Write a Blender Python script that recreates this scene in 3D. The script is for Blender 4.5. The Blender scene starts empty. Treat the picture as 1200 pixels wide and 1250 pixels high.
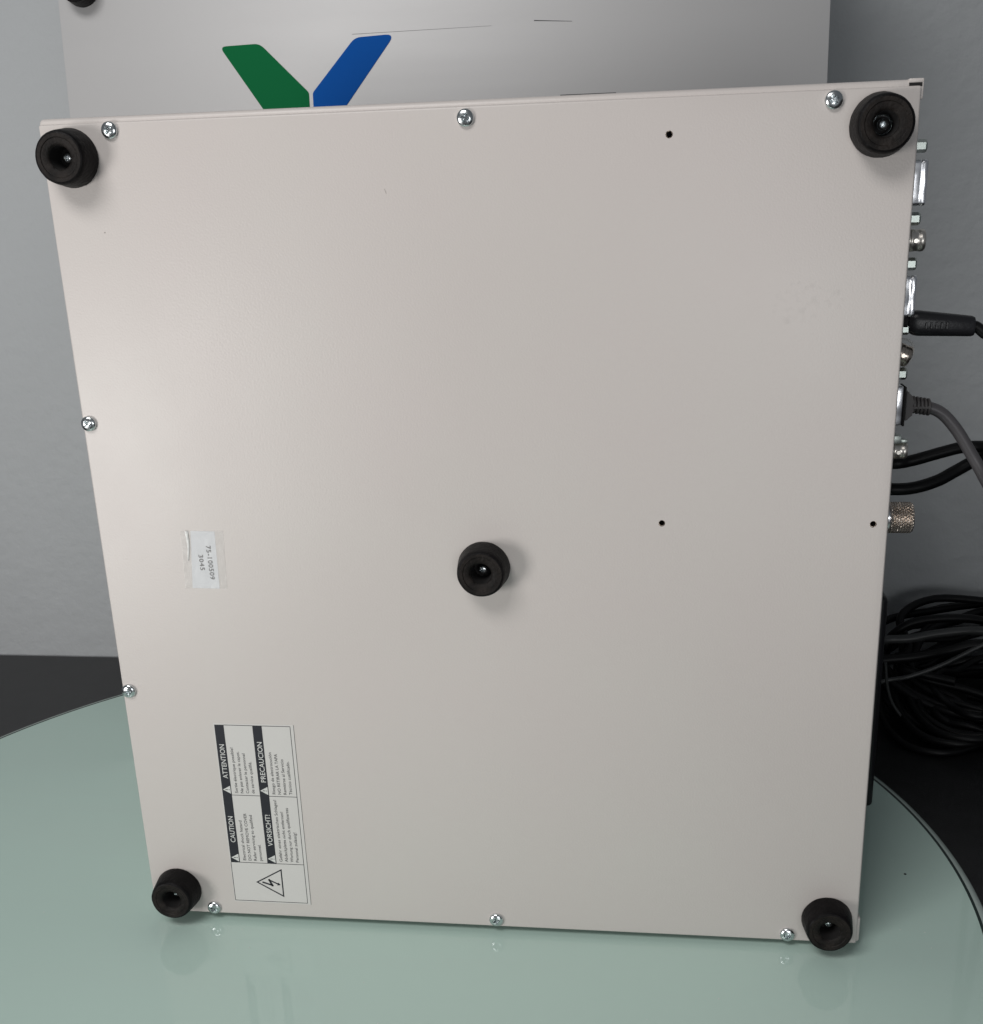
import bpy, bmesh, math, random
from mathutils import Vector, Matrix, noise
random.seed(7)
PI = math.pi
col = bpy.context.scene.collection
scene = bpy.context.scene

# ------------------------------------------------------------------ camera
def rot(a, b, c):
    return (Matrix.Rotation(a, 3, 'Z') @ Matrix.Rotation(b, 3, 'X') @ Matrix.Rotation(c, 3, 'Y'))
F, CX, CY = 1405.436, 612.159, 712.062
cam_data = bpy.data.cameras.new('camera')
cam = bpy.data.objects.new('camera', cam_data)
col.objects.link(cam)
Rm = rot(0.13735, -0.32402, 0.03473)
M = Matrix.Identity(4)
for i in range(3):
    M[i][0] = Rm[i][0]
    M[i][1] = Rm[i][2]
    M[i][2] = -Rm[i][1]
M[0][3], M[1][3], M[2][3] = 0.29398, -0.56063, 0.39934
cam.matrix_world = M
cam_data.sensor_fit = 'HORIZONTAL'
cam_data.sensor_width = 36.0
cam_data.lens = F / 1200 * 36
cam_data.shift_x = (600 - CX) / 1200
cam_data.shift_y = (CY - 625) / 1200
cam_data.clip_start = 0.01
cam_data.clip_end = 60
scene.camera = cam

# ------------------------------------------------------------------ world, lamps, exposure
world = bpy.data.worlds.new('World')
scene.world = world
world.use_nodes = True
bg = world.node_tree.nodes['Background']
bg.inputs['Color'].default_value = (0.80, 0.86, 0.93, 1)
bg.inputs['Strength'].default_value = 0.13
scene.view_settings.view_transform = 'Standard'
scene.view_settings.look = 'None'
scene.view_settings.exposure = 0.0
scene.view_settings.gamma = 1.0

def area_light(name, loc, target, sx, sy, power, colour):
    d = bpy.data.lights.new(name, 'AREA')
    d.shape = 'RECTANGLE'
    d.size, d.size_y = sx, sy
    d.energy = power
    d.color = colour
    o = bpy.data.objects.new(name, d)
    col.objects.link(o)
    o.location = loc
    o.rotation_euler = (Vector(target) - Vector(loc)).to_track_quat('-Z', 'Y').to_euler()
    return o
area_light('window_light', (-0.78, -1.05, 0.09), (0.15, 0.0, 0.22), 0.42, 0.50, 9.5, (1.0, 0.975, 0.95))
area_light('ceiling_light', (-0.25, -1.00, 1.45), (0.15, -0.1, 0.0), 0.80, 0.50, 13.0, (1.0, 0.985, 0.97))
area_light('side_window_light', (0.60, -1.30, 0.28), (0.35, 0.0, 0.3), 0.50, 0.30, 2.6, (0.97, 0.99, 1.0))

# ------------------------------------------------------------------ materials
def new_mat(name):
    m = bpy.data.materials.new(name)
    m.use_nodes = True
    nt = m.node_tree
    return m, nt, nt.nodes['Principled BSDF']

def mat(name, colour, rough=0.5, metal=0.0, spec=0.5, var=0.0, vscale=30.0, bump=0.0, bscale=400.0,
        rvar=0.0, rscale=20.0, coat=0.0, bdetail=2.0, stretch=None, alt=None):
    m, nt, p = new_mat(name)
    p.inputs['Base Color'].default_value = (*colour, 1)
    p.inputs['Roughness'].default_value = rough
    p.inputs['Metallic'].default_value = metal
    p.inputs['Specular IOR Level'].default_value = spec
    p.inputs['Coat Weight'].default_value = coat
    tc = nt.nodes.new('ShaderNodeTexCoord')
    src = tc.outputs['Object']
    if stretch:
        mp = nt.nodes.new('ShaderNodeMapping')
        mp.inputs['Scale'].default_value = stretch
        nt.links.new(src, mp.inputs['Vector'])
        src = mp.outputs['Vector']
    if var:
        n = nt.nodes.new('ShaderNodeTexNoise')
        n.inputs['Scale'].default_value = vscale
        n.inputs['Detail'].default_value = 4
        nt.links.new(tc.outputs['Object'], n.inputs['Vector'])
        mx = nt.nodes.new('ShaderNodeMix')
        mx.data_type = 'RGBA'
        a = tuple(c * (1 - var) for c in colour)
        b = alt if alt else tuple(min(1, c * (1 + var)) for c in colour)
        mx.inputs['A'].default_value = (*a, 1)
        mx.inputs['B'].default_value = (*b, 1)
        rp = nt.nodes.new('ShaderNodeMapRange')
        rp.inputs['From Min'].default_value = 0.3
        rp.inputs['From Max'].default_value = 0.7
        nt.links.new(n.outputs['Fac'], rp.inputs['Value'])
        nt.links.new(rp.outputs['Result'], mx.inputs['Factor'])
        nt.links.new(mx.outputs['Result'], p.inputs['Base Color'])
    if rvar:
        n = nt.nodes.new('ShaderNodeTexNoise')
        n.inputs['Scale'].default_value = rscale
        n.inputs['Detail'].default_value = 5
        nt.links.new(src, n.inputs['Vector'])
        rp = nt.nodes.new('ShaderNodeMapRange')
        rp.inputs['From Min'].default_value = 0.3
        rp.inputs['From Max'].default_value = 0.7
        rp.inputs['To Min'].default_value = max(0.01, rough - rvar)
        rp.inputs['To Max'].default_value = rough + rvar
        nt.links.new(n.outputs['Fac'], rp.inputs['Value'])
        nt.links.new(rp.outputs['Result'], p.inputs['Roughness'])
    if bump:
        n = nt.nodes.new('ShaderNodeTexNoise')
        n.inputs['Scale'].default_value = bscale
        n.inputs['Detail'].default_value = bdetail
        nt.links.new(src, n.inputs['Vector'])
        b = nt.nodes.new('ShaderNodeBump')
        b.inputs['Strength'].default_value = 1.0
        b.inputs['Distance'].default_value = bump
        nt.links.new(n.outputs['Fac'], b.inputs['Height'])
        nt.links.new(b.outputs['Normal'], p.inputs['Normal'])
    return m

M_PAINT = mat('cream_powder_coat', (0.565, 0.518, 0.496), rough=0.40, spec=0.5, var=0.010, vscale=11,
              alt=(0.562, 0.526, 0.499), bump=0.00009, bscale=950, bdetail=3, rvar=0.05, rscale=9)
M_WALL = mat('grey_wall_paint', (0.410, 0.425, 0.435), rough=0.6, spec=0.35, var=0.02, vscale=5, bump=0.0012, bscale=85, bdetail=4)
M_DESK = mat('black_desk_laminate', (0.014, 0.014, 0.015), rough=0.42, spec=0.4, bump=0.0001, bscale=900, var=0.2, vscale=60)
M_RUBBER = mat('black_rubber', (0.0032, 0.0025, 0.0029), rough=0.5, spec=0.14, var=0.5, vscale=180, bump=0.0004, bscale=500, bdetail=5)
M_RUBBER_WORN = mat('worn_rubber_face', (0.0075, 0.006, 0.0056), rough=0.55, spec=0.18, var=0.7, alt=(0.020, 0.0155, 0.0135), vscale=130, bump=0.0005, bscale=600, bdetail=5)
M_ZINC = mat('zinc_plated_steel', (0.66, 0.69, 0.70), rough=0.2, metal=1.0, bump=0.00004, bscale=900)
M_NICKEL = mat('nickel_plate', (0.72, 0.68, 0.63), rough=0.36, metal=1.0, var=0.08, vscale=200)
M_CHROME = mat('tin_plated_shell', (0.90, 0.90, 0.93), rough=0.28, metal=1.0, bump=0.0009, bscale=150, bdetail=0)
M_BRASSY = mat('aged_nickel', (0.56, 0.49, 0.43), rough=0.27, metal=1.0, var=0.15, vscale=300)
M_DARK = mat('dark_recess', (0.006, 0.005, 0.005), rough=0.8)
M_BLACK_PLASTIC = mat('black_plastic', (0.010, 0.010, 0.012), rough=0.35, spec=0.4, bump=0.00008, bscale=800)
M_CABLE = mat('black_cable_sheath', (0.004, 0.004, 0.0045), rough=0.45, spec=0.22)
M_CABLE_DARKGREY = mat('charcoal_cable_sheath', (0.045, 0.047, 0.047), rough=0.4, spec=0.45)
M_CABLE_GREY = mat('grey_cable_sheath', (0.068, 0.064, 0.068), rough=0.38, spec=0.5)
M_HOOD = mat('grey_moulded_hood', (0.055, 0.050, 0.050), rough=0.5)
M_PAPER = mat('label_sheet', (0.60, 0.582, 0.562), rough=0.34, spec=0.5)
M_INK = mat('black_print', (0.016, 0.015, 0.022), rough=0.36)
M_INK_FINE = mat('fine_black_print', (0.022, 0.022, 0.026), rough=0.4)
M_PRINTWHITE = mat('white_print', (0.62, 0.62, 0.60), rough=0.36)
M_STICKER = mat('white_sticker_paper', (0.66, 0.675, 0.70), rough=0.4, var=0.03, vscale=90)
M_GREEN = mat('green_logo_film', (0.003, 0.118, 0.038), rough=0.6, spec=0.06)
M_BLUE = mat('blue_logo_film', (0.003, 0.075, 0.33), rough=0.6, spec=0.06)
M_RIM = mat('glass_bevel', (0.40, 0.47, 0.44), rough=0.2, spec=0.6, var=0.1, vscale=40)
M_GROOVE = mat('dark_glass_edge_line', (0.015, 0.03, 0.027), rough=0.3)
M_WHITE_PLASTIC = mat('milky_strap', (0.5, 0.5, 0.49), rough=0.35)
M_NUT = mat('standoff_steel', (0.46, 0.50, 0.47), rough=0.38, metal=1.0)

def glass_mat():
    m, nt, p = new_mat('back_painted_green_glass')
    p.inputs['IOR'].default_value = 1.5
    p.inputs['Specular IOR Level'].default_value = 0.5
    tc = nt.nodes.new('ShaderNodeTexCoord')
    n = nt.nodes.new('ShaderNodeTexNoise'); n.inputs['Scale'].default_value = 3.0; n.inputs['Detail'].default_value = 4
    nt.links.new(tc.outputs['Object'], n.inputs['Vector'])
    mx = nt.nodes.new('ShaderNodeMix'); mx.data_type = 'RGBA'
    mx.inputs['A'].default_value = (0.485, 0.635, 0.572, 1)
    mx.inputs['B'].default_value = (0.500, 0.650, 0.588, 1)
    nt.links.new(n.outputs['Fac'], mx.inputs['Factor'])
    # wiped-off grease and dust film, in long diagonal swipes
    mp = nt.nodes.new('ShaderNodeMapping')
    mp.inputs['Rotation'].default_value = (0, 0, math.radians(38))
    mp.inputs['Scale'].default_value = (3, 26, 1)
    nt.links.new(tc.outputs['Object'], mp.inputs['Vector'])
    w = nt.nodes.new('ShaderNodeTexNoise'); w.inputs['Scale'].default_value = 1.6; w.inputs['Detail'].default_value = 5
    w.inputs['Distortion'].default_value = 0.8
    nt.links.new(mp.outputs['Vector'], w.inputs['Vector'])
    r = nt.nodes.new('ShaderNodeMapRange')
    r.inputs['From Min'].default_value = 0.45; r.inputs['From Max'].default_value = 0.72
    r.inputs['To Min'].default_value = 0.0; r.inputs['To Max'].default_value = 0.06
    nt.links.new(w.outputs['Fac'], r.inputs['Value'])
    m2 = nt.nodes.new('ShaderNodeMix'); m2.data_type = 'RGBA'
    m2.inputs['B'].default_value = (0.50, 0.54, 0.52, 1)
    nt.links.new(r.outputs['Result'], m2.inputs['Factor'])
    nt.links.new(mx.outputs['Result'], m2.inputs['A'])
    nt.links.new(m2.outputs['Result'], p.inputs['Base Color'])
    r2 = nt.nodes.new('ShaderNodeMapRange')
    r2.inputs['From Min'].default_value = 0.35; r2.inputs['From Max'].default_value = 0.75
    r2.inputs['To Min'].default_value = 0.05; r2.inputs['To Max'].default_value = 0.08
    nt.links.new(w.outputs['Fac'], r2.inputs['Value'])
    nt.links.new(r2.outputs['Result'], p.inputs['Roughness'])
    return m
M_GLASS = glass_mat()

def brushed_mat():
    m = mat('silver_anodised_sheet', (0.46, 0.455, 0.455), rough=0.52, metal=0.3, rvar=0.015, rscale=4,
            bump=0.00003, bscale=300, stretch=(1, 1, 14))
    return m
M_SILVER = brushed_mat()

def tape_mat():
    m, nt, p = new_mat('clear_tape')
    p.inputs['Base Color'].default_value = (0.80, 0.79, 0.77, 1)
    p.inputs['Roughness'].default_value = 0.22
    p.inputs['Alpha'].default_value = 0.24
    tc = nt.nodes.new('ShaderNodeTexCoord')
    n = nt.nodes.new('ShaderNodeTexNoise'); n.inputs['Scale'].default_value = 260; n.inputs['Detail'].default_value = 3
    nt.links.new(tc.outputs['Object'], n.inputs['Vector'])
    b = nt.nodes.new('ShaderNodeBump'); b.inputs['Distance'].default_value = 0.0006
    nt.links.new(n.outputs['Fac'], b.inputs['Height'])
    nt.links.new(b.outputs['Normal'], p.inputs['Normal'])
    return m
M_TAPE = tape_mat()

# ------------------------------------------------------------------ helpers
def tag(o, label=None, cat=None, group=None, kind=None):
    if label: o['label'] = label
    if cat: o['category'] = cat
    if group: o['group'] = group
    if kind: o['kind'] = kind
    return o

def empty(name, loc):
    o = bpy.data.objects.new(name, None)
    o.empty_display_size = 0.02
    o.location = loc
    col.objects.link(o)
    return o

def world_mat(o):
    m = Matrix.Translation(o.location) @ o.rotation_euler.to_matrix().to_4x4()
    return world_mat(o.parent) @ o.matrix_parent_inverse @ m if o.parent else m

def adopt(o, parent):
    if parent:
        o.parent = parent
        o.matrix_parent_inverse = world_mat(parent).inverted()
    return o

def link(name, me, m=None, parent=None, loc=(0, 0, 0), rotm=None, smooth=None):
    o = bpy.data.objects.new(name, me)
    col.objects.link(o)
    o.location = loc
    if rotm is not None:
        o.rotation_euler = rotm.to_euler()
    if m:
        me.materials.clear(); me.materials.append(m)
    if smooth:
        for p in me.polygons: p.use_smooth = True
        me.set_sharp_from_angle(angle=math.radians(smooth))
    return adopt(o, parent)

def to_mesh(bm, name='mesh'):
    me = bpy.data.meshes.new(name)
    bmesh.ops.recalc_face_normals(bm, faces=bm.faces[:])
    bm.to_mesh(me); bm.free()
    return me

def box_bm(lo, hi, bev=0.0, seg=2, bm=None):
    b = bmesh.new()
    bmesh.ops.create_cube(b, size=1.0)
    for v in b.verts:
        v.co = Vector(((lo[k] + hi[k]) / 2 + v.co[k] * (hi[k] - lo[k]) for k in range(3)))
    if bev:
        bmesh.ops.bevel(b, geom=b.edges[:], offset=bev, segments=seg, profile=0.5, affect='EDGES', clamp_overlap=True)
    if bm is None: return b
    me = bpy.data.meshes.new('t'); b.to_mesh(me); b.free(); bm.from_mesh(me); bpy.data.meshes.remove(me)
    return bm

def box(name, lo, hi, m, parent=None, bev=0.0, seg=2):
    return link(name, to_mesh(box_bm(lo, hi, bev, seg), name), m, parent, smooth=35)

# axis frames: lathe axis maps local z to the wanted direction
TO_FRONT = Matrix.Rotation(PI / 2, 3, 'X')            # z -> -y
TO_RIGHT = Matrix.Rotation(PI / 2, 3, 'Y')            # z -> +x

def lathe_bm(profile, n=48, frame=None, jitter=0.0, seed=0):
    b = bmesh.new()
    rings = []
    for (r, z) in profile:
        if r < 1e-7:
            rings.append([b.verts.new((0, 0, z))])
        else:
            ring = []
            for i in range(n):
                a = 2 * PI * i / n
                rr = r
                if jitter:
                    q = noise.noise(Vector((math.cos(a) * 2.3 + seed, math.sin(a) * 2.3, z * 300)))
                    q2 = noise.noise(Vector((math.cos(a) * 9 + seed, math.sin(a) * 9, z * 500)))
                    rr = r * (1 + jitter * q + jitter * 0.7 * q2)
                ring.append(b.verts.new((rr * math.cos(a), rr * math.sin(a), z)))
            rings.append(ring)
    for A, B in zip(rings, rings[1:]):
        for i in range(n):
            j = (i + 1) % n
            if len(A) == 1 and len(B) == 1: continue
            if len(A) == 1: b.faces.new((A[0], B[i], B[j]))
            elif len(B) == 1: b.faces.new((A[i], A[j], B[0]))
            else: b.faces.new((A[i], A[j], B[j], B[i]))
    if frame is not None:
        for v in b.verts: v.co = frame @ v.co
    return b

def lathe(name, profile, m, parent=None, loc=(0, 0, 0), n=48, frame=None, jitter=0.0, seed=0, smooth=38):
    return link(name, to_mesh(lathe_bm(profile, n, frame, jitter, seed), name), m, parent, loc, smooth=smooth)

def prism_bm(poly, axis, a, b_, bm=None):
    """poly of 2D points; axis 'y' -> points are (x,z), extruded y from a to b_; 'x' -> points are (y,z)"""
    b = bm or bmesh.new()
    def P(u, v, t): return (u, t, v) if axis == 'y' else (t, u, v)
    A = [b.verts.new(P(u, v, a)) for u, v in poly]
    B = [b.verts.new(P(u, v, b_)) for u, v in poly]
    b.faces.new(A); b.faces.new(B[::-1])
    for i in range(len(poly)):
        j = (i + 1) % len(poly)
        b.faces.new((A[j], A[i], B[i], B[j]))
    return b

def catmull(pts, k=8):
    P = [Vector(p) for p in pts]
    P = [2 * P[0] - P[1]] + P + [2 * P[-1] - P[-2]]
    out = []
    for i in range(1, len(P) - 2):
        for s in range(k):
            t = s / k
            a, b, c, d = P[i - 1], P[i], P[i + 1], P[i + 2]
            out.append(0.5 * ((2 * b) + (c - a) * t + (2 * a - 5 * b + 4 * c - d) * t * t + (3 * b - a - 3 * c + d) * t ** 3))
    out.append(P[-2])
    return out

def tube_bm(pts, r, n=14, k=8, bm=None):
    C = catmull(pts, k)
    b = bm or bmesh.new()
    up = Vector((0.123, 0.3, 1)).normalized()
    prev = None
    N = None
    for i, p in enumerate(C):
        t = (C[min(i + 1, len(C) - 1)] - C[max(i - 1, 0)]).normalized()
        if N is None: N = (up - t * up.dot(t)).normalized()
        else: N = (N - t * N.dot(t)).normalized()
        Bn = t.cross(N)
        rr = r(i / (len(C) - 1)) if callable(r) else r
        ring = [b.verts.new(p + (N * math.cos(2 * PI * q / n) + Bn * math.sin(2 * PI * q / n)) * rr) for q in range(n)]
        if prev:
            for q in range(n):
                b.faces.new((prev[q], prev[(q + 1) % n], ring[(q + 1) % n], ring[q]))
        else:
            b.faces.new(ring[::-1])
        prev = ring
    b.faces.new(prev)
    return b

def tube(name, pts, r, m, parent=None, n=14, k=8):
    return link(name, to_mesh(tube_bm(pts, r, n, k), name), m, parent, smooth=60)

def boolean(o, cutters):
    for c in cutters:
        md = o.modifiers.new('cut', 'BOOLEAN')
        md.operation = 'DIFFERENCE'; md.solver = 'EXACT'; md.object = c
    dg = bpy.context.evaluated_depsgraph_get()
    dg.update()
    me = bpy.data.meshes.new_from_object(o.evaluated_get(dg))
    o.modifiers.clear()
    old = o.data; o.data = me
    for c in cutters:
        bpy.data.objects.remove(c)
    return o

# ------------------------------------------------------------------ the setting
ZT, ZD, YW = -0.004, -0.016, 0.4315      # glass top, desk top, wall
W, H = 0.4080, 0.4390

tag(link('wall', to_mesh(box_bm((-1.6, YW, -0.75), (2.0, YW + 0.1, 1.6)), 'wall'), M_WALL), kind='structure')
desk = empty('black_desk', (0.2, 0.0, -0.75))
tag(desk, 'matt black desk pushed against the grey wall, under the round glass plate', 'desk')
box('desk_top', (-0.75, -0.62, ZD - 0.03), (1.25, YW - 0.002, ZD), M_DESK, desk, 0.002)
for sx in (-0.70, 1.14):
    for sy in (-0.57, 0.36):
        box('leg', (sx, sy, -0.75), (sx + 0.06, sy + 0.06, ZD - 0.03), M_DESK, desk, 0.002)
tag(link('floor', to_mesh(box_bm((-1.6, -1.9, -0.80), (2.0, YW, -0.75)), 'floor'),
         mat('grey_floor', (0.25, 0.24, 0.23), rough=0.6, var=0.1, vscale=6)), kind='structure')

GC, GR = (0.1057, 0.0518), 0.3836
glass = empty('round_glass_plate', (GC[0], GC[1], ZD))
tag(glass, 'round pale green glass plate lying on the black desk under the cream instrument', 'glass plate')
g_loc = (GC[0], GC[1], ZT)
lathe('glass_disc', [(0, 0), (GR - 0.0072, 0), (GR - 0.0072, -0.008), (0, -0.008)], M_GLASS, glass, g_loc, n=256)
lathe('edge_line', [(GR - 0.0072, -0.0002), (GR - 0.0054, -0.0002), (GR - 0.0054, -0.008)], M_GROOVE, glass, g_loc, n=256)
lathe('bevelled_rim', [(GR - 0.0054, 0.0), (GR - 0.0042, 0.0001), (GR - 0.0015, -0.0012), (GR, -0.0032), (GR, -0.0065), (GR - 0.001, -0.008), (GR - 0.0054, -0.008)],
      M_RIM, glass, g_loc, n=256)
for i in range(6):
    a = i * PI / 3 + 0.3
    lathe('rubber_pad', [(0, 0), (0.008, 0), (0.008, 0.004), (0, 0.004)], M_RUBBER, glass,
          (GC[0] + 0.3 * math.cos(a), GC[1] + 0.3 * math.sin(a), ZD), n=24)
# dust specks and crumbs on the glass: nobody could count them
db = bmesh.new()
def speck(x, y, r):
    s = bmesh.ops.create_icosphere(db, subdivisions=1, radius=r)
    for v in s['verts']:
        v.co = Vector((x + v.co.x, y + v.co.y, ZT + r * 0.3 + v.co.z * 0.4))
for i in range(150):
    a, q = random.uniform(0, 2 * PI), math.sqrt(random.random()) * (GR - 0.01)
    speck(GC[0] + q * math.cos(a), GC[1] + q * math.sin(a), random.uniform(0.00014, 0.00042))
tag(link('dust', to_mesh(db, 'dust'), mat('pale_dust', (0.62, 0.64, 0.62), rough=0.9)), 'pale dust specks scattered on the green glass', 'dust', kind='stuff')
cb = lathe_bm([(0, 0.0003), (0.0007, 0.0002), (0.0009, 0)], n=10)
tag(link('crumb', to_mesh(cb, 'crumb'), M_DARK, None, (0.4500, 0.0788, ZT)), 'tiny black crumb on the green glass right of the instrument', 'crumb')

# ------------------------------------------------------------------ the instrument
inst = empty('bench_instrument', (W / 2, 0.07, ZT))
tag(inst, 'cream metal bench instrument stood on its side, underside with five black rubber feet facing out', 'instrument')

D = 0.125
body = box('cover', (-0.0006, 0.0012, 0.0), (W - 0.0030, D, H + 0.0028), M_PAINT, inst, 0.0026, 5)
for x in (0.02, 0.34):
    box('side_skid', (x, 0.02, ZT), (x + 0.04, 0.10, 0.0015), M_RUBBER, inst, 0.0008)
# the bottom plate, with drilled holes
plate = link('bottom_plate', to_mesh(box_bm((0, 0, 0), (W, 0.0030, H), 0.0010, 4), 'bottom_plate'), M_PAINT, None, smooth=35)
HOLES = [(0.2997, 0.4233), (0.2985, 0.2417), (0.4009, 0.2415)]
cut = []
for (x, z) in HOLES:
    cut.append(lathe('cutter', [(0, -0.01), (0.00168, -0.01), (0.00168, 0.01), (0, 0.01)], None, None, (x, 0, z), n=28, frame=TO_FRONT))
boolean(plate, cut)
cut = [lathe('cutter', [(0, -0.05), (0.0024, -0.05), (0.0024, 0.01), (0, 0.01)], None, None, (x, 0, z), n=28, frame=TO_FRONT) for (x, z) in HOLES]
boolean(body, cut)
body.data.materials.clear(); body.data.materials.append(M_PAINT)
for p in body.data.polygons: p.use_smooth = True
body.data.set_sharp_from_angle(angle=math.radians(35))
plate.data.materials.clear(); plate.data.materials.append(M_PAINT)
for p in plate.data.polygons: p.use_smooth = True
plate.data.set_sharp_from_angle(angle=math.radians(35))
adopt(plate, inst)
for i, (x, z) in enumerate(HOLES):
    ins = lathe('threaded_insert', [(0.00168, -0.0002), (0.00125, -0.0006), (0.00115, -0.0012), (0.0015, -0.0016), (0.00135, -0.0020), (0.0015, -0.0024), (0.0014, -0.0028), (0.0015, -0.0034), (0.0014, -0.0040), (0.0015, -0.0050), (0.0014, -0.0060), (0.0015, -0.0075)],
                mat('threaded_steel', (0.55, 0.50, 0.46), rough=0.25, metal=1.0), inst, (x, 0, z), n=24, frame=TO_FRONT)
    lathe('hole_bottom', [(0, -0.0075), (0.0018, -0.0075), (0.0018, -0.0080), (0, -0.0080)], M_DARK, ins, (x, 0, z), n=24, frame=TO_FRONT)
# rear bezel: corner lip at top right with its dark slot, tab at bottom right
rb = bmesh.new()
box_bm((0.4026, 0.0010, H + 0.0012), (0.4091, 0.010, H + 0.0031), 0.0006, 2, rb)
box_bm((0.4077, 0.0012, 0.4335), (0.4091, 0.010, H + 0.0026), 0.0005, 2, rb)
box_bm((0.4072, 0.0022, 0.0165), (0.4084, 0.010, 0.4302), 0.0004, 2, rb)
box_bm((0.4070, 0.0016, 0.0002), (0.4098, 0.010, 0.0156), 0.0012, 3, rb)
link('rear_bezel', to_mesh(rb, 'rear_bezel'), M_PAINT, inst, smooth=35)
box('corner_slot', (0.4028, 0.0010, H - 0.0002), (0.4083, 0.0095, H + 0.0013), M_DARK, inst)
box('rear_panel', (W - 0.0030, 0.012, 0.0), (W - 0.0003, D - 0.004, H - 0.002), mat('rear_panel_grey', (0.38, 0.37, 0.35), rough=0.45), inst, 0.0004)

# --- cross-head screws along the edges
def phillips_mesh(R=0.0040, h=0.0024, name='screw'):
    prof = [(0.0, h)]
    for k in range(1, 9):
        a = k / 8 * PI / 2
        prof.append((R * math.sin(a) ** 0.9, h * (0.35 + 0.65 * math.cos(a))))
    prof += [(R, 0.0), (R * 0.6, -0.0004), (0, -0.0004)]
    o = link('screw_tmp', to_mesh(lathe_bm(prof, 40, TO_FRONT), name), M_ZINC)
    cuts = []
    for k in range(2):
        bm = bmesh.new()
        L, w = R * 0.62, R * 0.17
        A = [(-L, -w), (L, -w), (L, w), (-L, w)]
        a = k * PI / 2
        rotp = lambda x, z: (x * math.cos(a) - z * math.sin(a), x * math.sin(a) + z * math.cos(a))
        top = [bm.verts.new((*((rotp(x * 1.05, z * 1.25)[0], -h * 1.3, rotp(x * 1.05, z * 1.25)[1])),)) for x, z in A]
        bot = [bm.verts.new((rotp(x * 0.35, z * 0.7)[0], -h * 0.12, rotp(x * 0.35, z * 0.7)[1])) for x, z in A]
        bm.faces.new(top); bm.faces.new(bot[::-1])
        for i in range(4):
            j = (i + 1) % 4
            bm.faces.new((top[j], top[i], bot[i], bot[j]))
        cuts.append(link('cutter', to_mesh(bm, 'cutter')))
    boolean(o, cuts)
    me = o.data
    me.materials.clear(); me.materials.append(M_ZINC)
    bpy.data.objects.remove(o)
    for p in me.polygons: p.use_smooth = True
    me.set_sharp_from_angle(angle=math.radians(32))
    return me
SCREW = phillips_mesh()
SCREW_SMALL = phillips_mesh(0.0024, 0.0018, 'foot_screw')
for i, (x, z) in enumerate([(0.0358, 0.4353), (0.2073, 0.4339), (0.3711, 0.4346), (0.0036, 0.2947), (0.0039, 0.1437),
                            (0.0374, 0.0042), (0.2068, 0.0049), (0.3705, 0.0043)]):
    o = link('screw', SCREW, None, None, (x, 0.0, z))
    o.rotation_euler = (math.radians(random.uniform(-2, 2)), math.radians([35, 20, 62, 48, 8, 30, 70, 12][i]), math.radians(random.uniform(-2, 2)))
    adopt(o, inst)

# --- five rubber feet
RB, RE, FH = 0.01365, 0.01187, 0.01339
foot_prof = [(0.0044, 0.0), (RB * 0.985, 0.0), (RB, 0.0005), (RB, 0.0011),
             (RB - 0.00045, 0.0045), (RE + 0.0006, FH - 0.0028), (RE + 0.0002, FH - 0.0010), (RE - 0.0003, FH - 0.0003), (RE - 0.0010, FH)]
face_prof = [(RE - 0.0010, FH), (RE - 0.0026, FH - 0.0001), (RE - 0.0030, FH - 0.00045), (0.0068, FH - 0.0006), (0.0059, FH - 0.0010),
             (0.0054, FH - 0.0016)]
bore_prof = [(0.0054, FH - 0.0016), (0.0051, FH - 0.0060), (0.0047, 0.0012), (0.0, 0.0010)]
FEET = [(0.0148, 0.4236, (0, 0, 0)), (0.3918, 0.4236, (0, 0, 0)), (0.0171, 0.0160, (0, 0, 0)), (0.3912, 0.0155, (0, 0, 0)), (0.2077, 0.2182, (0, 0, 0))]
for i, (x, z, r) in enumerate(FEET):
    f = lathe('rubber_foot', foot_prof, M_RUBBER, inst, (x, 0, z), n=96, frame=TO_FRONT, jitter=0.010, seed=i * 5.1, smooth=30)
    lathe('worn_face', face_prof, M_RUBBER_WORN, f, (x, 0, z), n=96, frame=TO_FRONT, jitter=0.010, seed=i * 5.1, smooth=30)
    lathe('bore', bore_prof, M_DARK, f, (x, 0, z), n=48, frame=TO_FRONT)
    if i == 1:
        lathe('washer', [(0.0036, 0.0014), (0.0045, 0.0014), (0.0046, 0.0019), (0.0044, 0.0023), (0.0041, 0.0020), (0.0036, 0.0018)], M_ZINC, f, (x, 0, z), n=40, frame=TO_FRONT)
    s = link('screw', SCREW_SMALL, None, None, (x, -0.0040, z))
    s.rotation_euler = (0, math.radians(17 * i + 10), 0)
    adopt(s, f)

# --- flat print helper: text laid on the panel (faces -y)
def text_mesh(body, length, cap, gap=1.0):
    c = bpy.data.curves.new('txt', 'FONT')
    c.body = body
    c.size = 1.0
    c.space_character = gap
    c.resolution_u = 3
    o = bpy.data.objects.new('txt', c)
    col.objects.link(o)
    dg = bpy.context.evaluated_depsgraph_get(); dg.update()
    me = bpy.data.meshes.new_from_object(o.evaluated_get(dg))
    bpy.data.objects.remove(o)
    xs = [v.co.x for v in me.vertices]
    x0, x1 = min(xs), max(xs)
    sx = length / (x1 - x0)
    sy = cap / 0.70
    for v in me.vertices:
        v.co = Vector(((v.co.x - x0) * sx, v.co.y * sy, 0))
    return me

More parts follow.
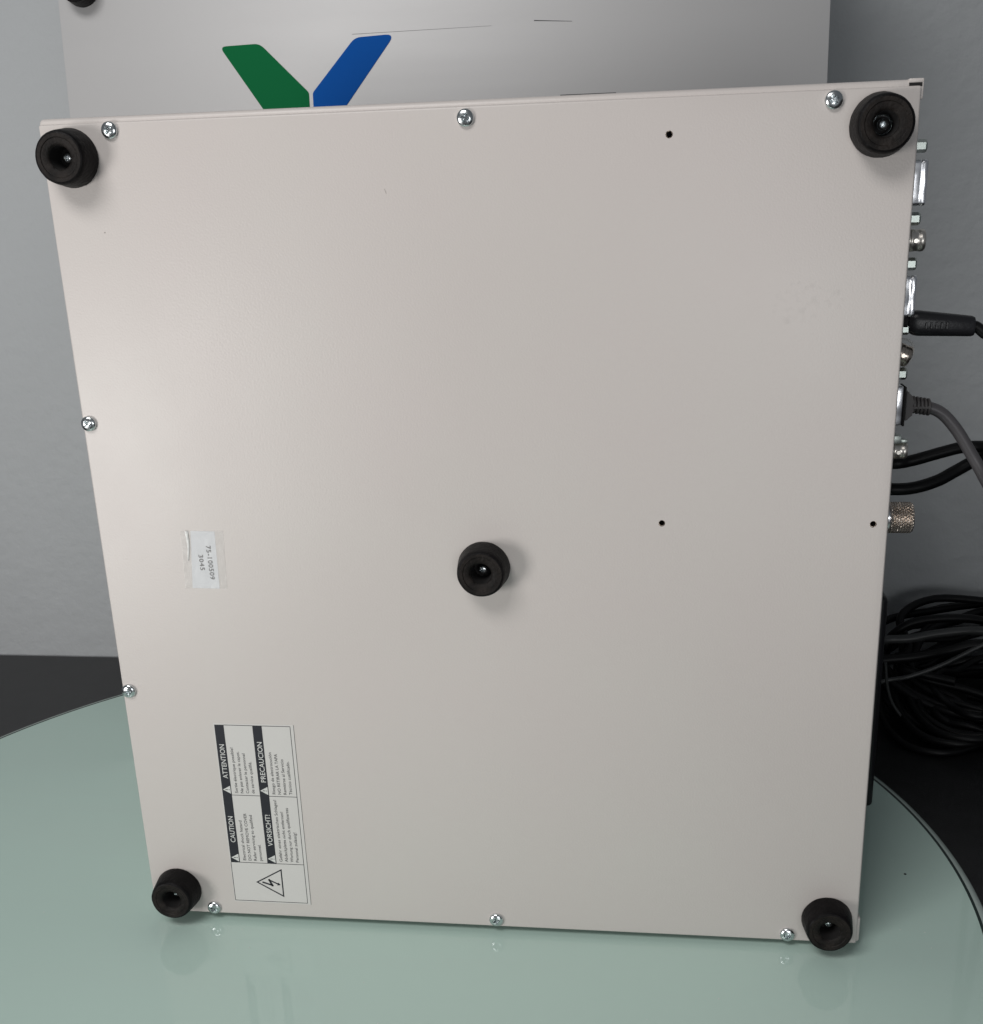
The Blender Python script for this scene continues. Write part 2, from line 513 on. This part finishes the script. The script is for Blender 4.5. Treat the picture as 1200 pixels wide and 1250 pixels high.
def put_text(name, lines, m, parent, dirx, diry, depth, bold=0.0, gap=1.0):
    """lines: (text, start (u,v) mm of baseline, length mm, cap mm); dirx/diry unit vectors in (u,v)"""
    bm = bmesh.new()
    for (t, (u, v), L, cap) in lines:
        base = text_mesh(t, L / 1000, cap / 1000, gap)
        k = bold / 1000
        for n_, (ox, oy) in enumerate(((0, 0),) if not bold else ((-k, 0), (k, 0), (0, -k), (0, k))):
            me = base.copy()
            for q in me.vertices:
                x, y = q.co.x + ox, q.co.y + oy
                q.co = Vector((u / 1000 + x * dirx[0] + y * diry[0], -depth - n_ * 2e-6, v / 1000 + x * dirx[1] + y * diry[1]))
            bm.from_mesh(me)
            bpy.data.meshes.remove(me)
        bpy.data.meshes.remove(base)
    for f in bm.faces:
        f.normal_update()
        if f.normal.y > 0: f.normal_flip()
    me = bpy.data.meshes.new(name); bm.to_mesh(me); bm.free()
    return link(name, me, m, parent)

def flat(name, polys, m, parent, depth, thick=0.00003):
    bm = bmesh.new()
    for poly in polys:
        prism_bm([(u / 1000, v / 1000) for u, v in poly], 'y', -depth, -depth + thick, bm)
    return link(name, to_mesh(bm, name), m, parent)

def rect(u0, v0, u1, v1): return [(u0, v0), (u1, v0), (u1, v1), (u0, v1)]

# --- warning label
lab = flat('warning_label', [rect(50.6, 8.9, 97.2, 125.0)], M_PAPER, inst, 0.00010, 0.00010)
w = 0.17
flat('ruled_border', [rect(51.1 - w, 9.8, 51.1 + w, 35.5), rect(51.1, 9.8 - w, 95.1, 9.8 + w), rect(95.1 - w, 9.8, 95.1 + w, 124.0),
                      rect(56.6, 124.0 - w, 95.1, 124.0 + w), rect(51.1, 35.7 - w, 95.0, 35.7 + w),
                      rect(56.6, 79.9 - w, 73.2, 79.9 + w), rect(78.7, 79.9 - w, 95.0, 79.9 + w),
                      rect(97.0, 8.9, 97.2, 125.0)], M_INK_FINE, lab, 0.00014)
for u0 in (51.2, 73.3):
    flat('black_bar', [rect(u0, 35.55, u0 + 5.45, 124.1)], M_INK, lab, 0.00018)
for (u0, v0) in ((51.2, 83.3), (51.2, 38.8), (73.3, 83.3), (73.3, 38.8)):
    wt = flat('warning_triangle', [[(u0 + 0.55, v0), (u0 + 5.0, v0 - 2.55), (u0 + 5.0, v0 + 2.55)]], M_PRINTWHITE, lab, 0.00022)
    flat('exclamation_mark', [[(u0 + 2.0, v0 - 0.25), (u0 + 3.7, v0 - 0.13), (u0 + 3.7, v0 + 0.13), (u0 + 2.0, v0 + 0.25)],
                              rect(u0 + 4.05, v0 - 0.22, u0 + 4.5, v0 + 0.22)], M_INK, wt, 0.00026)
UP = ((0, 1), (-1, 0))
for t, u, v, L in (('ATTENTION', 55.6, 90.5, 21.4), ('CAUTION', 55.5, 49.0, 17.0), ('PRECAUCION', 77.8, 88.8, 25.2), ('VORSICHT!', 77.8, 47.4, 20.4)):
    put_text('heading', [(t, (u, v), L, 2.9)], M_PRINTWHITE, lab, *UP, 0.00023, 0.03)
blocks = [
    (60.5, 81.3, (('Sortie électrique possible!', 28.7), ('Ne pas enlever le capot.', 26.3), ('Contacter le personnel', 25.2), ('de service qualifié.', 20.2))),
    (82.6, 81.3, (('Riesgo de electrocución', 26.4), ('NO RETIRAR LA TAPA', 25.5), ('Remitirse al Servicio', 22.3), ('Técnico cualificado.', 21.0))),
    (60.5, 37.2, (('Electrical shock hazard', 26.2), ('DO NOT REMOVE COVER', 31.0), ('Refer servicing to qualified', 30.0), ('personnel.', 10.8))),
    (82.5, 37.2, (('Gefahr eines elektrischen Schlages!', 40.4), ('Abdeckplatte nicht entfernen!', 32.8), ('Wartung nur durch qualifiziertes', 35.4), ('Personal zulässig!', 19.6)))]
for u, v, ls in blocks:
    put_text('fine_text', [(t, (u + 3.28 * k, v), L, 1.75) for k, (t, L) in enumerate(ls)], M_INK_FINE, lab, *UP, 0.00014, 0.02)
# high-voltage triangle with its zigzag arrow
def stroke(a, b, t):
    a, b = Vector(a), Vector(b)
    d = (b - a).normalized(); n = Vector((-d.y, d.x)) * t / 2
    return [tuple(a - n), tuple(b - n), tuple(b + n), tuple(a + n)]
T = [(65.0, 22.75), (81.4, 32.3), (81.3, 13.2)]
cen = ((T[0][0] + T[1][0] + T[2][0]) / 3, (T[0][1] + T[1][1] + T[2][1]) / 3)
inn = [(cen[0] + (p[0] - cen[0]) * 0.86, cen[1] + (p[1] - cen[1]) * 0.86) for p in T]
hv = flat('shock_symbol', [[T[i], T[(i + 1) % 3], inn[(i + 1) % 3], inn[i]] for i in range(3)], M_INK, lab, 0.00014)
flat('zigzag_arrow', [stroke((68.9, 22.9), (75.2, 20.9), 1.0), [(74.4, 20.2), (75.7, 20.5), (73.5, 25.3), (72.5, 24.7)],
                      stroke((72.6, 24.8), (78.4, 21.95), 0.8), [(79.9, 21.4), (78.5, 23.0), (77.7, 21.0)]], M_INK, lab, 0.00018)

# --- serial sticker under clear tape
stk = flat('serial_sticker', [[(48.6, 205.0), (63.8, 204.8), (64.5, 236.7), (51.3, 237.0)]], M_STICKER, inst, 0.00010, 0.00010)
DN = ((0.02, -1), (1, 0.02))
put_text('serial_number', [('75-100509', (58.9, 228.8), 18.8, 2.5), ('3045', (54.2, 223.7), 8.6, 2.4)], M_INK, stk, *DN, 0.00014, 0.10, 1.10)
tb = bmesh.new()
nx, nz = 26, 34
grid = []
for j in range(nz + 1):
    row = []
    for i in range(nx + 1):
        s, t = i / nx, j / nz
        u = (1 - t) * (44.6 + (68.2 - 44.6) * s) + t * (45.7 + (69.2 - 45.7) * s)
        v = 204.9 + 32.2 * t
        d = 0.00020 + 0.00022 * max(0, noise.noise(Vector((u * 0.35, v * 0.22, 3)))) + 0.00035 * math.exp(-((u - 48.9 - t) / 0.55) ** 2) * (0.3 + t)
        row.append(tb.verts.new((u / 1000, -d, v / 1000)))
    grid.append(row)
for j in range(nz):
    for i in range(nx):
        tb.faces.new((grid[j][i], grid[j][i + 1], grid[j + 1][i + 1], grid[j + 1][i]))
link('clear_tape', to_mesh(tb, 'clear_tape'), M_TAPE, stk, smooth=80)
fb = bmesh.new()
ridge = []
for j in range(25):
    t = j / 24
    v = 237.0 - 16.5 * t
    c = 49.0 + 0.7 * math.sin(t * 5) * t
    hw = 0.75 * (1 - t) ** 0.6 + 0.12
    ridge.append([fb.verts.new(((c - hw) / 1000, -0.00042, v / 1000)), fb.verts.new((c / 1000, -0.00042 - 0.0005 * (1 - 0.6 * t), v / 1000)), fb.verts.new(((c + hw) / 1000, -0.00042, v / 1000))])
for A, B in zip(ridge, ridge[1:]):
    for i in range(2): fb.faces.new((A[i], A[i + 1], B[i + 1], B[i]))
M_FOLD = mat('whitened_tape_fold', (0.72, 0.72, 0.70), rough=0.2, bump=0.0004, bscale=700)
link('tape_fold', to_mesh(fb, 'tape_fold'), M_FOLD, stk, smooth=80)
# faint residue left by an old sticker, and two scuffs
def residue():
    m, nt, p = new_mat('adhesive_residue')
    p.inputs['Base Color'].default_value = (0.30, 0.29, 0.27, 1)
    p.inputs['Roughness'].default_value = 0.5
    tc = nt.nodes.new('ShaderNodeTexCoord')
    n = nt.nodes.new('ShaderNodeTexNoise'); n.inputs['Scale'].default_value = 260; n.inputs['Detail'].default_value = 4
    nt.links.new(tc.outputs['Object'], n.inputs['Vector'])
    q = nt.nodes.new('ShaderNodeMapRange')
    q.inputs['From Min'].default_value = 0.50; q.inputs['From Max'].default_value = 0.75; q.inputs['To Max'].default_value = 0.03
    nt.links.new(n.outputs['Fac'], q.inputs['Value']); nt.links.new(q.outputs['Result'], p.inputs['Alpha'])
    return m
flat('adhesive_residue', [[(346, 343), (352, 338), (370, 340), (381, 347), (379, 354), (366, 359), (350, 356)]], residue(), inst, 0.00006, 0.00003)
M_SCUFF = mat('scuffed_paint', (0.34, 0.31, 0.285), rough=0.6)
for poly in ([(25.9, 388.6), (26.7, 388.7), (26.6, 389.3), (26.0, 389.2)], [(168, 402.5), (168.4, 402.5), (167.6, 404.6), (167.4, 404.5)]):
    flat('scuff_mark', [poly], M_SCUFF, inst, 0.00006, 0.00003)

# --- rear connectors seen past the right edge
YC = 0.030
XR = W - 0.0004
def hexnut(z, x1, r=0.0030, y=YC):
    return lathe('hex_standoff', [(0, 0), (r, 0), (r, x1 - XR - 0.0008), (r - 0.0005, x1 - XR), (0.0012, x1 - XR), (0.0011, x1 - XR - 0.003), (0, x1 - XR - 0.003)],
                 M_NUT, inst, (XR, y, z), n=6, frame=TO_RIGHT, smooth=20)
for z, x1 in ((0.4151, 0.4182), (0.3829, 0.4178), (0.3623, 0.4176), (0.3319, 0.4168), (0.3101, 0.4172)):
    hexnut(z, x1)
def dsub(z0, z1, x1):
    zc, hl = (z0 + z1) / 2, (z1 - z0) / 2
    def dpoly(s, hw):
        out = []
        ctr = [(-hw + 0.0016, -s + 0.0016, PI, 1.5 * PI), (hw - 0.0016, -s + 0.0032, 1.5 * PI, 2 * PI), (hw - 0.0016, s - 0.0032, 0, PI / 2), (-hw + 0.0016, s - 0.0016, PI / 2, PI)]
        for cy, cz, a0, a1 in ctr:
            for k in range(6):
                a = a0 + (a1 - a0) * k / 5
                out.append((YC + cy + 0.0016 * math.cos(a), zc + cz + 0.0016 * math.sin(a)))
        return out
    sb = bmesh.new()
    prev = None
    for x, ins in ((XR, 0.0), (x1 - 0.0036, 0.0), (x1 - 0.0030, 0.0003), (x1 - 0.0024, 0.0), (x1 - 0.0008, 0.0), (x1 - 0.0002, 0.0003), (x1, 0.0010), (x1 - 0.0004, 0.0016), (x1 - 0.0035, 0.0020)):
        ring = [sb.verts.new((x, y, z)) for y, z in dpoly(hl - ins, 0.0042 - ins * 0.8)]
        if prev:
            for k in range(len(ring)):
                sb.faces.new((prev[k], prev[(k + 1) % len(ring)], ring[(k + 1) % len(ring)], ring[k]))
        prev = ring
    sb.faces.new(prev)
    sh = link('d_sub_socket', to_mesh(sb, 'd_sub_socket'), M_CHROME, inst, smooth=60)
    link('flange', to_mesh(prism_bm(dpoly(hl + 0.0012, 0.0056), 'x', XR, XR + 0.0020), 'flange'), M_CHROME, sh, smooth=50)
    return sh
dsub(0.3887, 0.4092, 0.4190)
dsub(0.3376, 0.3572, 0.4180)
def bnc(z, x1, tilt=0.0, r=0.0052, m=M_NICKEL):
    L = x1 - XR
    fr = Matrix.Rotation(tilt, 3, 'Y') @ TO_RIGHT
    b = lathe('coaxial_socket', [(0, 0), (r * 0.9, 0), (r * 0.9, L * 0.45), (r, L * 0.48), (r, L * 0.62), (r * 0.965, L * 0.64), (r * 0.965, L * 0.80), (r, L * 0.82), (r, L - 0.0008), (r - 0.0006, L), (r - 0.0013, L), (r - 0.0014, L - 0.004), (0, L - 0.004)],
              m, inst, (XR, YC, z), n=40, frame=fr)
    bb = bmesh.new()
    for s in (-1, 1):
        q = lathe_bm([(0, 0), (0.0010, 0), (0.0010, 0.0012), (0, 0.0012)], 14, Matrix.Rotation(s * PI / 2, 3, 'X'))
        me = bpy.data.meshes.new('t'); q.to_mesh(me); q.free()
        for v in me.vertices: v.co = fr @ (Vector((0, 0, L * 0.62)) + Vector((v.co.x, v.co.y - s * 0 + (-s) * (r - 0.0002) , v.co.z))) 
        bb.from_mesh(me)
    link('bayonet_lug', to_mesh(bb, 'bayonet_lug'), m, b, (XR, YC, z), smooth=40)
    return b
bnc(0.3731, 0.4205)
bnc(0.3222, 0.4185, tilt=math.radians(22), m=M_BRASSY)
bnc(0.2716, 0.4202, r=0.0042)
box('latch_block', (XR, 0.027, 0.2755), (0.4168, 0.033, 0.2798), M_NUT, inst, 0.0005)
box('latch_block', (0.4166, 0.028, 0.2756), (0.4200, 0.032, 0.2776), M_NUT, inst, 0.0004)
tube('plastic_strap', [(XR, 0.033, 0.3255), (0.4170, 0.034, 0.3262), (0.4207, 0.034, 0.3215), (0.4190, 0.034, 0.3150), (0.4145, 0.034, 0.3115), (XR, 0.034, 0.3110)],
     0.00045, M_WHITE_PLASTIC, inst, n=8)
# knurled cap on the N socket
lathe('threaded_socket', [(0, 0), (0.0070, 0), (0.0070, 0.003), (0.0062, 0.0032), (0.0062, 0.0068), (0, 0.0068)], M_CHROME, inst, (XR, YC, 0.2367), n=48, frame=TO_RIGHT)
kb = bmesh.new()
nr, nl, R0, X0, X1 = 336, 64, 0.0080, 0.4138, 0.4254
rings = []
def knurl_r(a, x):
    L = (x - X0) / (X1 - X0)
    s1 = abs(((a / (2 * PI) * 28 + (x - X0) / 0.0026) % 1) - 0.5) * 2
    s2 = abs(((a / (2 * PI) * 28 - (x - X0) / 0.0026) % 1) - 0.5) * 2
    g = min(1.0, min(L, 1 - L) / 0.10)
    edge = 0.0007 * max(0, (L - 0.90) / 0.10) ** 2
    return R0 - 0.0007 * (1 - min(s1, s2) * 1.6 if min(s1, s2) < 0.62 else 0) * g - edge
for i in range(nl + 1):
    x = X0 + (X1 - X0) * i / nl
    rings.append([kb.verts.new((x, YC + knurl_r(2 * PI * k / nr, x) * math.cos(2 * PI * k / nr), 0.2367 + knurl_r(2 * PI * k / nr, x) * math.sin(2 * PI * k / nr))) for k in range(nr)])
for A, B in zip(rings, rings[1:]):
    for k in range(nr):
        kb.faces.new((A[k], A[(k + 1) % nr], B[(k + 1) % nr], B[k]))
kb.faces.new(rings[0]); kb.faces.new(rings[-1])
cap = link('knurled_cap', to_mesh(kb, 'knurled_cap'), M_BRASSY, inst, smooth=25)

# ------------------------------------------------------------------ cables at the rear
# grey data cable in its socket
gc = empty('grey_data_cable', (XR, YC, 0.2943))
tag(gc, 'mid grey round cable with ribbed strain relief arching down from the instrument connector', 'cable')
hd = bmesh.new()
box_bm((XR + 0.0002, 0.0245, 0.2852), (0.4158, 0.0355, 0.3046), 0.0012, 2, hd)
link('plug_shell', to_mesh(hd, 'plug_shell'), M_CHROME, gc, smooth=35)
box('plug_flange', (0.4158, 0.0240, 0.2850), (0.4168, 0.0360, 0.3044), M_DARK, gc, 0.0003)
hb = prism_bm([(0.4168, 0.2872), (0.4192, 0.2880), (0.4200, 0.2905), (0.4212, 0.2912), (0.4212, 0.2980), (0.4196, 0.2992), (0.4190, 0.3012), (0.4168, 0.3026)], 'y', 0.0255, 0.0345)
bmesh.ops.bevel(hb, geom=hb.edges[:], offset=0.0006, segments=2, affect='EDGES')
link('moulded_hood', to_mesh(hb, 'moulded_hood'), M_HOOD, gc, smooth=35)
for k in range(5):
    x = 0.4216 + k * 0.0018
    lathe('relief_rib', [(0.0024, -0.00065), (0.0040, -0.00065), (0.0043, -0.0004), (0.0043, 0.0004), (0.0040, 0.00065), (0.0024, 0.00065)],
          M_HOOD, gc, (x, YC, 0.2947 - 0.0003 * k), n=28, frame=TO_RIGHT)
rr = bmesh.new()
for s in (0.0, -1):
    pass
box_bm((0.4205, YC - 0.0042, 0.2932), (0.4285, YC + 0.0042, 0.2945), 0.0002, 1, rr)
link('relief_spine', to_mesh(rr, 'relief_spine'), M_HOOD, gc)
tube('cable', [(0.4200, YC, 0.2945), (0.4284, YC, 0.2934), (0.4358, YC, 0.2901), (0.4435, YC, 0.2818), (0.4512, YC, 0.2701), (0.4582, YC, 0.2588), (0.4670, YC + 0.005, 0.2430),
               (0.480, 0.06, 0.21), (0.51, 0.13, 0.12), (0.55, 0.22, 0.03), (0.58, 0.30, ZD + 0.004)], 0.0030, M_CABLE_GREY, gc, n=20, k=12)
# black plug
pc = empty('black_plug_cable', (XR, YC, 0.3330))
tag(pc, 'black cable with a thick tapered plug sticking out of the instrument rear', 'cable')
pb = bmesh.new()
prof = [(0.4160, 0.0046), (0.4172, 0.0052), (0.4185, 0.0058), (0.4205, 0.0061), (0.4455, 0.0049), (0.4468, 0.0044), (0.4470, 0.0030)]
prev = None
for x, r in prof:
    zc = 0.3348 - (x - 0.416) * 0.075
    ring = [pb.verts.new((x, YC + r * 0.8 * math.copysign(abs(math.cos(a)) ** 0.75, math.cos(a)), zc + r * math.copysign(abs(math.sin(a)) ** 0.75, math.sin(a)))) for a in [2 * PI * k / 32 for k in range(32)]]
    if prev:
        for k in range(32): pb.faces.new((prev[k], prev[(k + 1) % 32], ring[(k + 1) % 32], ring[k]))
    else: pb.faces.new(ring)
    prev = ring
pb.faces.new(prev)
link('plug_body', to_mesh(pb, 'plug_body'), M_BLACK_PLASTIC, pc, smooth=40)
for k in range(5):
    box('grip_rib', (0.4232 + k * 0.0024, YC - 0.0052, 0.3320), (0.4242 + k * 0.0024, YC - 0.0036, 0.3352), M_BLACK_PLASTIC, pc, 0.0002, 1)
lathe('plug_neck', [(0, 0), (0.0035, 0), (0.0035, 0.008), (0, 0.008)], M_DARK, pc, (XR, YC, 0.3352), n=28, frame=TO_RIGHT)
tube('cable', [(0.4455, YC, 0.3326), (0.4480, YC, 0.3322), (0.4514, YC, 0.3295), (0.4570, YC, 0.3240), (0.470, 0.04, 0.300), (0.495, 0.10, 0.20), (0.53, 0.22, 0.07), (0.56, 0.32, ZD + 0.003)],
     0.0026, M_CABLE, pc, n=16, k=10)

def loose(label, pts, r, m=M_CABLE, name='cable', n=12, k=8, group='cables behind the instrument'):
    o = tube(name, pts, r, m, None, n, k)
    tag(o, label, 'cable', group)
    return o
loose('upper of two black cables running level across the wall beside the knurled cap',
      [(0.36, 0.17, 0.225), (0.405, 0.14, 0.239), (0.43, 0.12, 0.2444), (0.4414, 0.12, 0.2458), (0.4593, 0.12, 0.2510), (0.4704, 0.12, 0.2538), (0.4816, 0.12, 0.2542), (0.51, 0.14, 0.250), (0.58, 0.20, 0.18), (0.66, 0.30, 0.05), (0.70, 0.34, ZD + 0.004)], 0.0034)
loose('lower of two black cables, bending up to the right just above the knurled cap',
      [(0.37, 0.16, 0.229), (0.41, 0.13, 0.2290), (0.4311, 0.12, 0.2292), (0.4450, 0.12, 0.2299), (0.4585, 0.122, 0.2336), (0.4694, 0.125, 0.2389), (0.4824, 0.128, 0.2455), (0.50, 0.14, 0.249), (0.57, 0.19, 0.19), (0.64, 0.28, 0.05), (0.67, 0.33, ZD + 0.004)], 0.0036)

# slim black case standing between the instrument and the wall
bc = empty('slim_black_case', (0.40, 0.16, ZT))
tag(bc, 'slim glossy black case standing upright behind the right edge of the instrument', 'case')
box('shell', (0.30, 0.150, 0.0012), (0.4425, 0.172, 0.1515), M_BLACK_PLASTIC, bc, 0.0035, 4)
for x in (0.315, 0.425):
    lathe('foot', [(0, 0), (0.004, 0), (0.004, 0.0054), (0, 0.0054)], M_RUBBER, bc, (x, 0.161, ZT), n=20)
for z in (0.030, 0.055):
    lathe('screw', [(0, 0.0006), (0.0012, 0.0005), (0.0016, 0)], M_ZINC, bc, (0.4424, 0.161, z + 0.04), n=16, frame=TO_RIGHT)

# heap of coiled black cables on the desk by the wall
def coil(label, cx, cy, z0, rx, ry, turns, r, tilt, m=M_CABLE, seed=0, tail=None, rise=0.010):
    rnd = random.Random(seed)
    pts = []
    N = int(turns * 14)
    for i in range(N + 1):
        a = 2 * PI * i / 14 + seed
        q = 1 + 0.10 * math.sin(a * 0.37 + seed) + 0.11 * rnd.uniform(-1, 1) + 0.10 * math.sin(a * 0.61 + 2 * seed)
        x = cx + rx * q * math.cos(a)
        dy = ry * q * math.sin(a)
        y = cy + dy
        z = z0 + dy * tilt + rise * (i / N) + rnd.uniform(-0.004, 0.006)
        pts.append((x, min(y, YW - 0.008), max(z, ZD + r)))
    if tail: pts += tail
    return loose(label, pts, r, m, 'coiled_cable', 10, 5, 'coiled cables heaped on the desk')
coil('thick black cable coiled at the bottom of the heap on the desk', 0.580, 0.335, -0.010, 0.085, 0.060, 4, 0.0036, 0.12, seed=1)
coil('black cable coiled in the middle of the heap beside the slim black case', 0.585, 0.345, 0.006, 0.088, 0.058, 4, 0.0032, 0.30, seed=2)
coil('thin black cable coiled on top of the heap on the desk', 0.590, 0.350, 0.018, 0.092, 0.055, 4, 0.0024, 0.38, seed=3)
coil('black cable in wide loops leaning against the wall at the back of the heap', 0.600, 0.355, 0.026, 0.105, 0.048, 3, 0.0034, 0.55, seed=4)
coil('black cable in small loops inside the heap of cables', 0.565, 0.325, 0.002, 0.058, 0.045, 4, 0.0030, 0.2, seed=6)
loose('topmost black cable arching over the heap against the grey wall',
      [(0.470, 0.36, ZD + 0.004), (0.4820, 0.36, 0.0100), (0.4851, 0.36, 0.0270), (0.4890, 0.36, 0.0417), (0.5008, 0.36, 0.0535), (0.5166, 0.36, 0.0588), (0.5389, 0.36, 0.0608), (0.5615, 0.36, 0.0590), (0.60, 0.36, 0.05), (0.65, 0.35, 0.01), (0.67, 0.34, ZD + 0.004)], 0.0036)
loose('charcoal grey cable stretched level just under the topmost black one',
      [(0.36, 0.26, 0.03), (0.44, 0.32, 0.044), (0.4781, 0.34, 0.0479), (0.5003, 0.34, 0.0500), (0.5252, 0.34, 0.0552), (0.5564, 0.34, 0.0575), (0.60, 0.34, 0.05), (0.66, 0.33, ZD + 0.004)], 0.0036, M_CABLE_DARKGREY)
loose('black cable stretched below the charcoal one, left end behind the slim case',
      [(0.40, 0.28, 0.02), (0.45, 0.32, 0.030), (0.4738, 0.33, 0.0340), (0.5053, 0.33, 0.0385), (0.5299, 0.33, 0.0445), (0.5543, 0.33, 0.050), (0.60, 0.33, 0.045), (0.65, 0.32, ZD + 0.004)], 0.0042)
loose('thin charcoal cable slanting up to the right across the heap',
      [(0.42, 0.27, 0.018), (0.4692, 0.30, 0.0275), (0.4935, 0.30, 0.0338), (0.5171, 0.30, 0.0440), (0.5457, 0.30, 0.0610), (0.575, 0.30, 0.075), (0.62, 0.31, 0.05), (0.65, 0.32, ZD + 0.003)], 0.0017, M_CABLE_DARKGREY)
loose('thin charcoal cable dropping in a short arc beside the slim black case',
      [(0.475, 0.30, 0.045), (0.4774, 0.30, 0.0271), (0.4815, 0.30, 0.0132), (0.4879, 0.30, 0.0027), (0.4968, 0.30, -0.0070), (0.515, 0.30, ZD + 0.002)], 0.0011, M_CABLE_DARKGREY)
for k, (dx, dz) in enumerate(((0.0, 0.0), (0.012, 0.008), (0.022, 0.012))):
    loose(('lowest', 'middle', 'highest')[k] + ' of three black cables sagging along the front of the cable heap',
          [(0.485 + dx, 0.36, 0.02 + dz), (0.478 + dx, 0.32, ZD + 0.012 + dz), (0.487 + dx, 0.278, ZD + 0.004 + dz), (0.512 + dx, 0.262, ZD + 0.0035 + dz), (0.540 + dx, 0.272, ZD + 0.006 + dz), (0.575, 0.295, 0.0 + dz), (0.63, 0.33, 0.01 + dz)], 0.0030)

# ------------------------------------------------------------------ silver case behind, leaning back to the wall
LEAN = math.radians(5)
sc_ = empty('silver_case', (0.148, 0.2, ZT))
tag(sc_, 'silver metal case leaning behind the cream instrument, green and blue V-shaped emblem on its face', 'case')
tl = Matrix.Rotation(-LEAN, 4, 'X')
def lean_obj(o):
    o.matrix_world = Matrix.Translation((0, 0.2, 0)) @ tl
    o.location, o.rotation_euler = o.matrix_world.to_translation(), o.matrix_world.to_euler()
    return adopt(o, sc_)
def lean(name, me, m, smooth=35):
    return lean_obj(link(name, me, m, None, smooth=smooth))
lean('face_panel', to_mesh(box_bm((-0.1022, 0, ZT + 0.002), (0.3996, 0.0025, 0.62), 0.0006, 2), 'face_panel'), M_SILVER)
lean('case_shell', to_mesh(box_bm((-0.1014, 0.0030, ZT + 0.004), (0.3988, 0.125, 0.618), 0.001, 2), 'case_shell'), M_SILVER)
def round_poly(poly, rad, seg=5):
    out = []
    n = len(poly)
    for i in range(n):
        p, q, s = Vector(poly[i - 1]), Vector(poly[i][:2]), Vector(poly[(i + 1) % n][:2])
        p = Vector(poly[i - 1][:2])
        r = poly[i][2] if len(poly[i]) > 2 else rad
        if r <= 0: out.append(tuple(q)); continue
        d1, d2 = (p - q), (s - q)
        t = min(r, d1.length * .45, d2.length * .45)
        a, b = q + d1.normalized() * t, q + d2.normalized() * t
        for k in range(seg + 1):
            u = k / seg
            out.append(tuple(a * (1 - u) ** 2 + q * 2 * u * (1 - u) + b * u * u))
    return out
def emblem(name, poly, m):
    bm = prism_bm([(u / 1000, v / 1000) for u, v in round_poly(poly, 2.0)], 'y', -0.0003, -0.00002)
    o = lean(name, to_mesh(bm, name), m)
    return o
emblem('green_arm', [(66.3, 470.3, 1.5), (66.3, 456.0, 0), (38.0, 456.0, 0), (7.4, 501.0, 4.5), (34.8, 501.6, 4.0)], M_GREEN)
emblem('blue_arm', [(68.9, 470.0, 1.5), (99.0, 502.2, 4.0), (125.8, 503.2, 6.5), (87.0, 456.0, 0), (68.9, 456.0, 0)], M_BLUE)
M_SEAM = mat('faint_seam', (0.16, 0.16, 0.16), rough=0.5)
for (u0, v0, u1, v1, t, m) in ((97.4, 504.3, 188.8, 504.9, 0.22, M_SEAM), (216.2, 506.6, 240.4, 505.0, 0.5, M_INK_FINE), (232.5, 461.3, 268.2, 461.5, 1.0, M_INK_FINE)):
    bm = prism_bm([(a / 1000, b / 1000) for a, b in [(u0, v0 - t / 2), (u1, v1 - t * 0.2), (u1, v1 + t * 0.2), (u0, v0 + t / 2)]], 'y', -0.00012, -0.00002)
    lean('panel_gap', to_mesh(bm, 'panel_gap'), m)
o = link('rubber_foot', to_mesh(lathe_bm([(0, 0.012), (0.0095, 0.012), (0.0112, 0.0108), (0.0120, 0.0)], 48, TO_FRONT), 'rubber_foot'), M_RUBBER, None, smooth=35)
o.location = Vector((-0.0846, 0.2, 0)) + tl.to_3x3() @ Vector((0, 0, 0.5415))
o.rotation_euler = tl.to_euler()
adopt(o, sc_)
